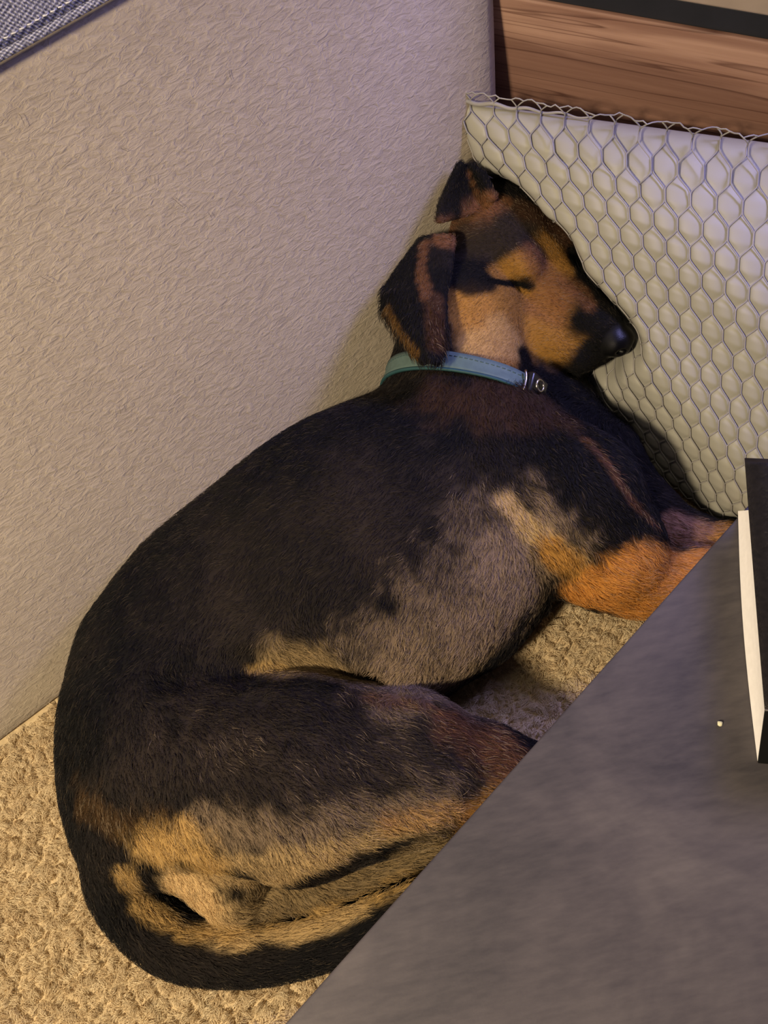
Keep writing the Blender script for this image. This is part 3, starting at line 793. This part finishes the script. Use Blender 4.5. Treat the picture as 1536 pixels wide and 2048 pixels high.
lift = (0.30 + 0.2 * rng.random(NF))[:, None]
P0 = root - N_ * 0.0008
P1 = root + (dirs * .33 + N_ * lift * .42) * Lh; P2 = root + (dirs * .68 + N_ * lift * .62) * Lh; P3 = root + (dirs * 1.0 + N_ * lift * .55) * Lh
cv = coat[DF[fi, 0]]; lum = cv.mean(1)
mid = (lum > .035) & (lum < .22)
var = 1 + rng.normal(0, 1.0, NF) * np.where(mid, .5, .22); hc_ = cv * np.clip(var, .25, 2.2)[:, None]
tick = (rng.random(NF) < np.where(lum < .02, .08, .12))
hc_[tick] = hc_[tick] * .4 + np.array(srgb(168, 148, 122)[:3]) * np.where(lum[tick] < .02, .12, .5)[:, None]
fur = hair_object('fur', P0, P1, P2, P3, np.where(Lh[:, 0] < .005, .00011, .00016) * rng.uniform(.7, 1.2, NF), hc_, M_FUR)
adopt(fur, dog); fur['kind'] = 'stuff'; fur['label'] = 'short black and tan fur'

# whiskers left out of the fur: a few fine dark ones on the muzzle
# collar around the neck
ctr = (NK0 * .28 + NK1 * .72) ; cax = (NK2 - NK0) / np.linalg.norm(NK2 - NK0)
ctr = at(915, 783, .130); 
ca_ = at(938, 720, .140) - at(912, 820, .128); cax = ca_ / np.linalg.norm(ca_)
cu = np.cross(cax, [0, 0, 1]); cu /= np.linalg.norm(cu); cv_ = np.cross(cu, cax)
def collar_r(th, off):
    d = cu * math.cos(th) + cv_ * math.sin(th); o = ctr + cax * off
    h = bvh.ray_cast(Vector(o), Vector(d)); r = h[3] if h[0] is not None else .07
    return min(r, .088)
CW = 0.0098; ang = np.linspace(0, 2 * math.pi, 97)[:-1]; rows = (-CW, -CW * .5, 0, CW * .5, CW)
rr = np.array([[collar_r(t, o) for o in rows] for t in ang])
for _ in range(6): rr = (np.roll(rr, 1, 0) + rr * 2 + np.roll(rr, -1, 0)) / 4
rr = np.maximum(rr, rr.mean(1, keepdims=True) - 0.002)
def collar_band(r0, r1, offs, name, mat):
    V, Fc = [], []; m = len(offs)
    for i, t in enumerate(ang):
        d = cu * math.cos(t) + cv_ * math.sin(t)
        for e in (r0, r1):
            for o in offs:
                r = np.interp(o, rows, rr[i]) + e
                V.append(ctr + cax * o + d * r)
    n = len(ang)
    for i in range(n):
        a = i * 2 * m; b = ((i + 1) % n) * 2 * m
        for k in range(m - 1):
            Fc += [(a + k, a + k + 1, b + k + 1, b + k), (a + m + k, b + m + k, b + m + k + 1, a + m + k + 1)]
        Fc += [(a, b, b + m, a + m), (a + m - 1, a + 2 * m - 1, b + 2 * m - 1, b + m - 1)]
    return mesh_obj(name, V, Fc, mat)
def collar_pt(t, off, e):
    d = cu * math.cos(t) + cv_ * math.sin(t); i = int(round(t / (2 * math.pi) * len(ang))) % len(ang)
    return ctr + cax * off + d * (np.interp(off, rows, rr[i]) + e)
collar = adopt(collar_band(.0015, .0045, rows, 'collar', M_TEAL), dog); collar['label'] = 'pale teal leather collar'
def sub(o, par): 
    o.parent = par; return o
# the collar sits at its own origin, so sub-parts share its parent inverse
def adopt2(o, par):
    o.parent = par; o.matrix_parent_inverse = Matrix.Identity(4); return o
o = adopt2(collar_band(.0012, .0052, (-CW * 1.12, -CW * .86), 'collar_edge', M_TEAL2), collar); o['label'] = 'dark teal lower edge'
paths = []
for k in range(0, 96, 1):
    t0_ = 2 * math.pi * k / 96; t1_ = t0_ + 2 * math.pi / 96 * .6
    a_ = collar_pt(t0_, CW * .55, .0047); b_ = collar_pt(t0_, CW * .55, .0047) + (collar_pt(t0_ + 2 * math.pi / 96, CW * .55, .0047) - collar_pt(t0_, CW * .55, .0047)) * .6
    paths.append([a_, (a_ + b_) / 2, b_])
V, Fc = tube_data(paths, 0.0004, 4); o = adopt2(mesh_obj('stitching', V, Fc, M_TEALTHREAD), collar); o['kind'] = 'stuff'
# buckle near the jaw
pj = proj(np.array([collar_pt(t, 0, .005) for t in ang])); vis = np.array([(cu * math.cos(t) + cv_ * math.sin(t)) @ (-FW) > 0 for t in ang])
kb = int(np.argmin(np.hypot(pj[:, 0] - 1062, pj[:, 1] - 782) + 1e4 * ~vis)); tb = ang[kb]
pc = collar_pt(tb, 0, .008); tt = collar_pt(tb + .1, 0, .008) - collar_pt(tb - .1, 0, .008); tt /= np.linalg.norm(tt); nn = np.cross(tt, cax); nn = nn if nn @ (cu * math.cos(tb) + cv_ * math.sin(tb)) > 0 else -nn
def obox(c, ax, hx, bev): return hexa([c + ax[0] * sx * hx[0] + ax[1] * sy * hx[1] + ax[2] * sz_ * hx[2] for sz_ in (-1, 1) for sx, sy in ((-1, -1), (1, -1), (1, 1), (-1, 1))], bev, 3)
o = adopt2(bm_obj('buckle', obox(pc - nn * .002, (tt, cax, nn), (.014, .0115, .005), .003), M_BUCKLE, True), collar); o['label'] = 'black plastic buckle'
cy = [pc + nn * .006 + tt * (.006 * math.cos(t) + .004) + cax * (.0055 * math.sin(t)) for t in np.linspace(0, 2 * math.pi, 25)[:-1]]
V, Fc = tube_data([cy], .0012, 8, closed=True); o = adopt2(mesh_obj('metal_ring', V, Fc, M_METAL), collar); o['label'] = 'small shiny metal ring'
ed = [collar_pt(tb, f * CW * 1.1, .006) - tt * (.017 if (proj(pc - tt * .017)[0] < proj(pc)[0]) else -.017) for f in np.linspace(-1, 1, 9)]
V, Fc = tube_data([ed], .0013, 8); o = adopt2(mesh_obj('metal_loop', V, Fc, M_METAL), collar)

# ------------------------------------------------------------------ pillow inside a honeycomb net
TL = at(908, 203, .302); TRo = hit(1560, 290, OP + ON * 0.045, ON); TR = TL + (TRo - TL) * 1.55
BL_ = at(1140, 812, .012); BR_ = at(1480, 1068, .012); BR_ = BL_ + (BR_ - BL_) * 1.55
BOX = 46.0   # columns and rows of the net are counted in half cells
NCOL, NROW = 40, 17   # strands across, half periods down
def wave(v):
    c = np.cos(math.pi * v); return np.clip(1.35 * c, -1, 1) * (1 - 0.0) * 0.5 * (0.96)
def strand_u(i, v): return (i + (1 if i % 2 == 0 else -1) * wave(v)) / NCOL
_n = np.cross(TR - TL, BL_ - TL); _n /= np.linalg.norm(_n); PN = _n if _n @ FW < 0 else -_n
def pillow_mid(u, v):
    """u 0..1 left to right, v 0..1 bottom to top"""
    u = np.asarray(u)[..., None]; v = np.asarray(v)[..., None]
    return (BL_ * (1 - u) + BR_ * u) * (1 - v) + (TL * (1 - u) + TR * u) * v
def fat(u, v):
    a = np.clip(1 - (2 * np.clip(u, 0, 1) - 1) ** 2, 0, 1); b = np.clip(1 - (2 * np.clip(v, 0, 1) - 1) ** 2, 0, 1)
    return (a ** .45) * (b ** .52)
def puff(u, v):
    """small cushion shape in every net cell"""
    x = u * NCOL; vv = v * NROW; w = wave(vv); out = np.zeros_like(x)
    i0 = np.floor(x).astype(int)
    for k in (-1, 0, 1):
        i = i0 + k; s = np.where(i % 2 == 0, 1, -1); l = i + s * w; r = i + 1 - s * w; g = r - l
        t = (x - l) / np.maximum(g, 1e-3); ok = (t >= 0) & (t <= 1) & (g > 0.02)
        out = np.where(ok, np.maximum(out, (4 * t * (1 - t)) ** .55 * np.clip(g, 0, 2) / 2 ), out)
    return out
def pillow_front(u, v, off=0.0, with_puff=True):
    P = pillow_mid(u, v); f = fat(u, v)
    wr = 0.006 * np.sin(u * 9 + v * 5) * np.sin(v * 7 + 1.3) 
    P = P + PN * ((0.050 * f + wr * f + (0.0032 * puff(u, v) * np.clip(f * 3, 0, 1) if with_puff else 0) + off)[..., None])
    return P
def push_depth(P, gap):
    """how far each point must move back along the pillow normal to clear the dog"""
    q = P.reshape(-1, 3).copy(); tot = np.zeros(len(q)); deep = np.zeros(len(q))
    for k in range(50):                       # march back through the dog
        s = k * 0.003; d = sdf_at(q - PN * s); deep = np.where(d < gap, s + 0.003, deep)
    return deep.reshape(P.shape[:-1])
def off_wood(P, gap):
    d = (P - OP) @ ON; return P + ON * np.maximum(gap - d, 0)[..., None]
pil = empty('pillow', tuple(np.array([*((BL_ + BR_) / 2)[:2], 0])))
tag(pil, 'silver white pillow in a honeycomb net propped against the wooden cabinet', 'pillow')
nu, nv = 380, 200
U, Vv = np.meshgrid(np.linspace(0, 1, nu + 1), np.linspace(0, 1, nv + 1))
PUSH = push_depth(pillow_front(U, Vv), 0.004)
sm = PUSH.copy()
for _ in range(60):
    b = sm.copy(); b[1:-1, 1:-1] = (sm[:-2, 1:-1] + sm[2:, 1:-1] + sm[1:-1, :-2] + sm[1:-1, 2:]) / 4; sm = np.maximum(PUSH, b)
for _ in range(4): sm[1:-1, 1:-1] = (sm[:-2, 1:-1] + sm[2:, 1:-1] + sm[1:-1, :-2] + sm[1:-1, 2:] + 4 * sm[1:-1, 1:-1]) / 8
PUSH = sm
def push_at(u, v):
    x = np.clip(u, 0, 1) * nu; y = np.clip(v, 0, 1) * nv; i = np.minimum(x.astype(int), nu - 1); j = np.minimum(y.astype(int), nv - 1); fx = x - i; fy = y - j
    return (PUSH[j, i] * (1 - fx) + PUSH[j, i + 1] * fx) * (1 - fy) + (PUSH[j + 1, i] * (1 - fx) + PUSH[j + 1, i + 1] * fx) * fy
Pf = off_wood(pillow_front(U, Vv) - PN * PUSH[..., None], 0.008)
Pb = off_wood(pillow_mid(U, Vv) - PN * (0.030 * fat(U, Vv))[..., None], 0.004); Pb[..., 2] = np.maximum(Pb[..., 2], 0.004)
Pf[..., 2] = np.maximum(Pf[..., 2], 0.004)
gap_ = ((Pf - Pb) @ PN); Pb = np.where((gap_ < 0.002)[..., None], Pf - PN * 0.002, Pb)
n = nu + 1; V = np.concatenate([Pf.reshape(-1, 3), Pb[::1].reshape(-1, 3)]); m = n * (nv + 1); Fc = []
ii, jj = np.meshgrid(np.arange(nu), np.arange(nv)); a = (jj * n + ii).ravel()
Fc = np.concatenate([np.stack([a, a + 1, a + n + 1, a + n], 1), np.stack([m + a, m + a + n, m + a + n + 1, m + a + 1], 1)]).tolist()
for i in range(nu):
    Fc += [(i, m + i, m + i + 1, i + 1), (nv * n + i, nv * n + i + 1, m + nv * n + i + 1, m + nv * n + i)]
for j in range(nv):
    a = j * n; Fc.append((a, a + n, m + a + n, m + a)); a = j * n + nu; Fc.append((a, m + a, m + a + n, a + n))
adopt(mesh_obj('cover', V, Fc, M_PILLOW), pil)
paths = []
for i in range(0, NCOL + 1):
    vs = np.linspace(0.0, 1 + .5 / NROW, 11 * (NROW + 1)); us = np.clip(strand_u(i, vs * NROW), 0.0, 1.0)
    lift = 0.0012 + 0.018 * np.clip((vs - .86) / .17, 0, 1) ** 1.5 * np.clip((us - .12) / .25, 0, 1) * (0.7 + 0.5 * math.sin(i * 1.7))
    Q = pillow_front(us, np.minimum(vs, 1.0), lift + 0.002, False) - PN * push_at(us, vs)[:, None]
    ex = np.clip(vs - 1.0, 0, 1); Q = Q + (np.array([0, 0, 1.0]) * (ex * .40)[:, None]) + PN * (0.004 * np.sin(vs * 40 + i) * (vs > .9))[:, None] * 0.3
    Q = off_wood(Q, 0.003); Q[:, 2] = np.maximum(Q[:, 2], 0.005); paths.append(Q)
ends = np.array([q[-1] for q in paths]); ends = ends[np.argsort(ends @ OD)]
top = []
for a_, b_ in zip(ends[:-1], ends[1:]):
    for t in (0, .33, .66): top.append(a_ + (b_ - a_) * t + np.array([0, 0, .0025 * math.sin(math.pi * t) * random.uniform(-.3, 1.2)]))
paths.append(np.array(top))
V, Fc = tube_data(paths, 0.0007, 5)
o = adopt(mesh_obj('net', V, Fc, M_NET), pil); o['label'] = 'thin grey honeycomb net stretched over the pillow'
# rolled hem along the top left of the pillow
us = np.linspace(0.0, .29, 60); Q = pillow_front(us, np.full_like(us, 1.0), 0.003, False); Q[:, 2] += 0.003 + 0.0015 * np.sin(us * 90)
V, Fc = tube_data([Q], 0.0022 * np.clip(1.15 - us * 2.7, .3, 1), 8); o = adopt(mesh_obj('hem', V, Fc, M_NET), pil); o['label'] = 'rolled net hem'

# ------------------------------------------------------------------ carpet pile
NP_ = 330000
x = rng.uniform(-.85, .62, NP_ * 2); y = rng.uniform(-.22, .72, NP_ * 2); P = np.stack([x, y, np.zeros_like(x)], 1)
pj = proj(P); keep = ((P - WA) @ WN > 0.002) & (pj[:, 0] > -500) & (pj[:, 0] < 2000) & (pj[:, 1] < 2600) & ((P - OP) @ ON > .0)
keep &= sdf_at(P + [0, 0, .006]) > 0.0
P = P[keep][:NP_]; n = len(P)
CS = 0.0075; wp = P[:, :2] + 0.012 * np.stack([vnoise(P, 60, 31), vnoise(P, 60, 32)], 1); ci = np.floor(wp @ np.array([[.8, -.6], [.6, .8]]) / CS).astype(np.int64)
def hsh(k): 
    v = (ci[:, 0] * 73856093) ^ (ci[:, 1] * 19349663) ^ (k * 83492791); v = (v ^ (v >> 13)) * 1274126177; v ^= v >> 16
    return (v & 0xffff) / 65535.0
uv_ = np.stack([(ci[:, 0] + hsh(1)) * CS, (ci[:, 1] + hsh(2)) * CS], 1) @ np.array([[.8, .6], [-.6, .8]]); cen = np.concatenate([uv_ - (wp - P[:, :2]), np.zeros((n, 1))], 1)
an = hsh(3) * 2 * math.pi + vnoise(P, 25, 23) * 4; dr = np.stack([np.cos(an), np.sin(an), np.zeros(n)], 1); up_ = np.array([0, 0, 1.0])
an2 = an + rng.normal(0, .8, n); dr2 = np.stack([np.cos(an2), np.sin(an2), np.zeros(n)], 1)
hh = (0.0065 * (0.6 + .8 * hsh(4)) * rng.uniform(.7, 1.15, n))[:, None]; L = (0.0065 * rng.uniform(.5, 1.3, n))[:, None]; k_ = 0.5
tip = P * (1 - k_) + cen * k_
P0 = P; P1 = P * .8 + cen * .2 + up_ * hh * .55; P2 = tip + up_ * hh * 1.0 + dr2 * L * .45; P3 = tip + up_ * hh * .75 + dr2 * L * .6 + dr * L * .55
base = np.array(srgb(228, 211, 178)[:3]); dk = np.array(srgb(192, 166, 128)[:3]); mixv = np.clip(hsh(5) * .6 + rng.normal(.3, .2, n), 0, 1)[:, None]
pile = hair_object('carpet_pile', P0, P1, P2, P3, rng.uniform(.00018, .0003, n), dk * (1 - mixv) + base * mixv, M_PILE)
pile.parent = fl; pile['kind'] = 'stuff'; pile['label'] = 'short curly cream fleece pile'
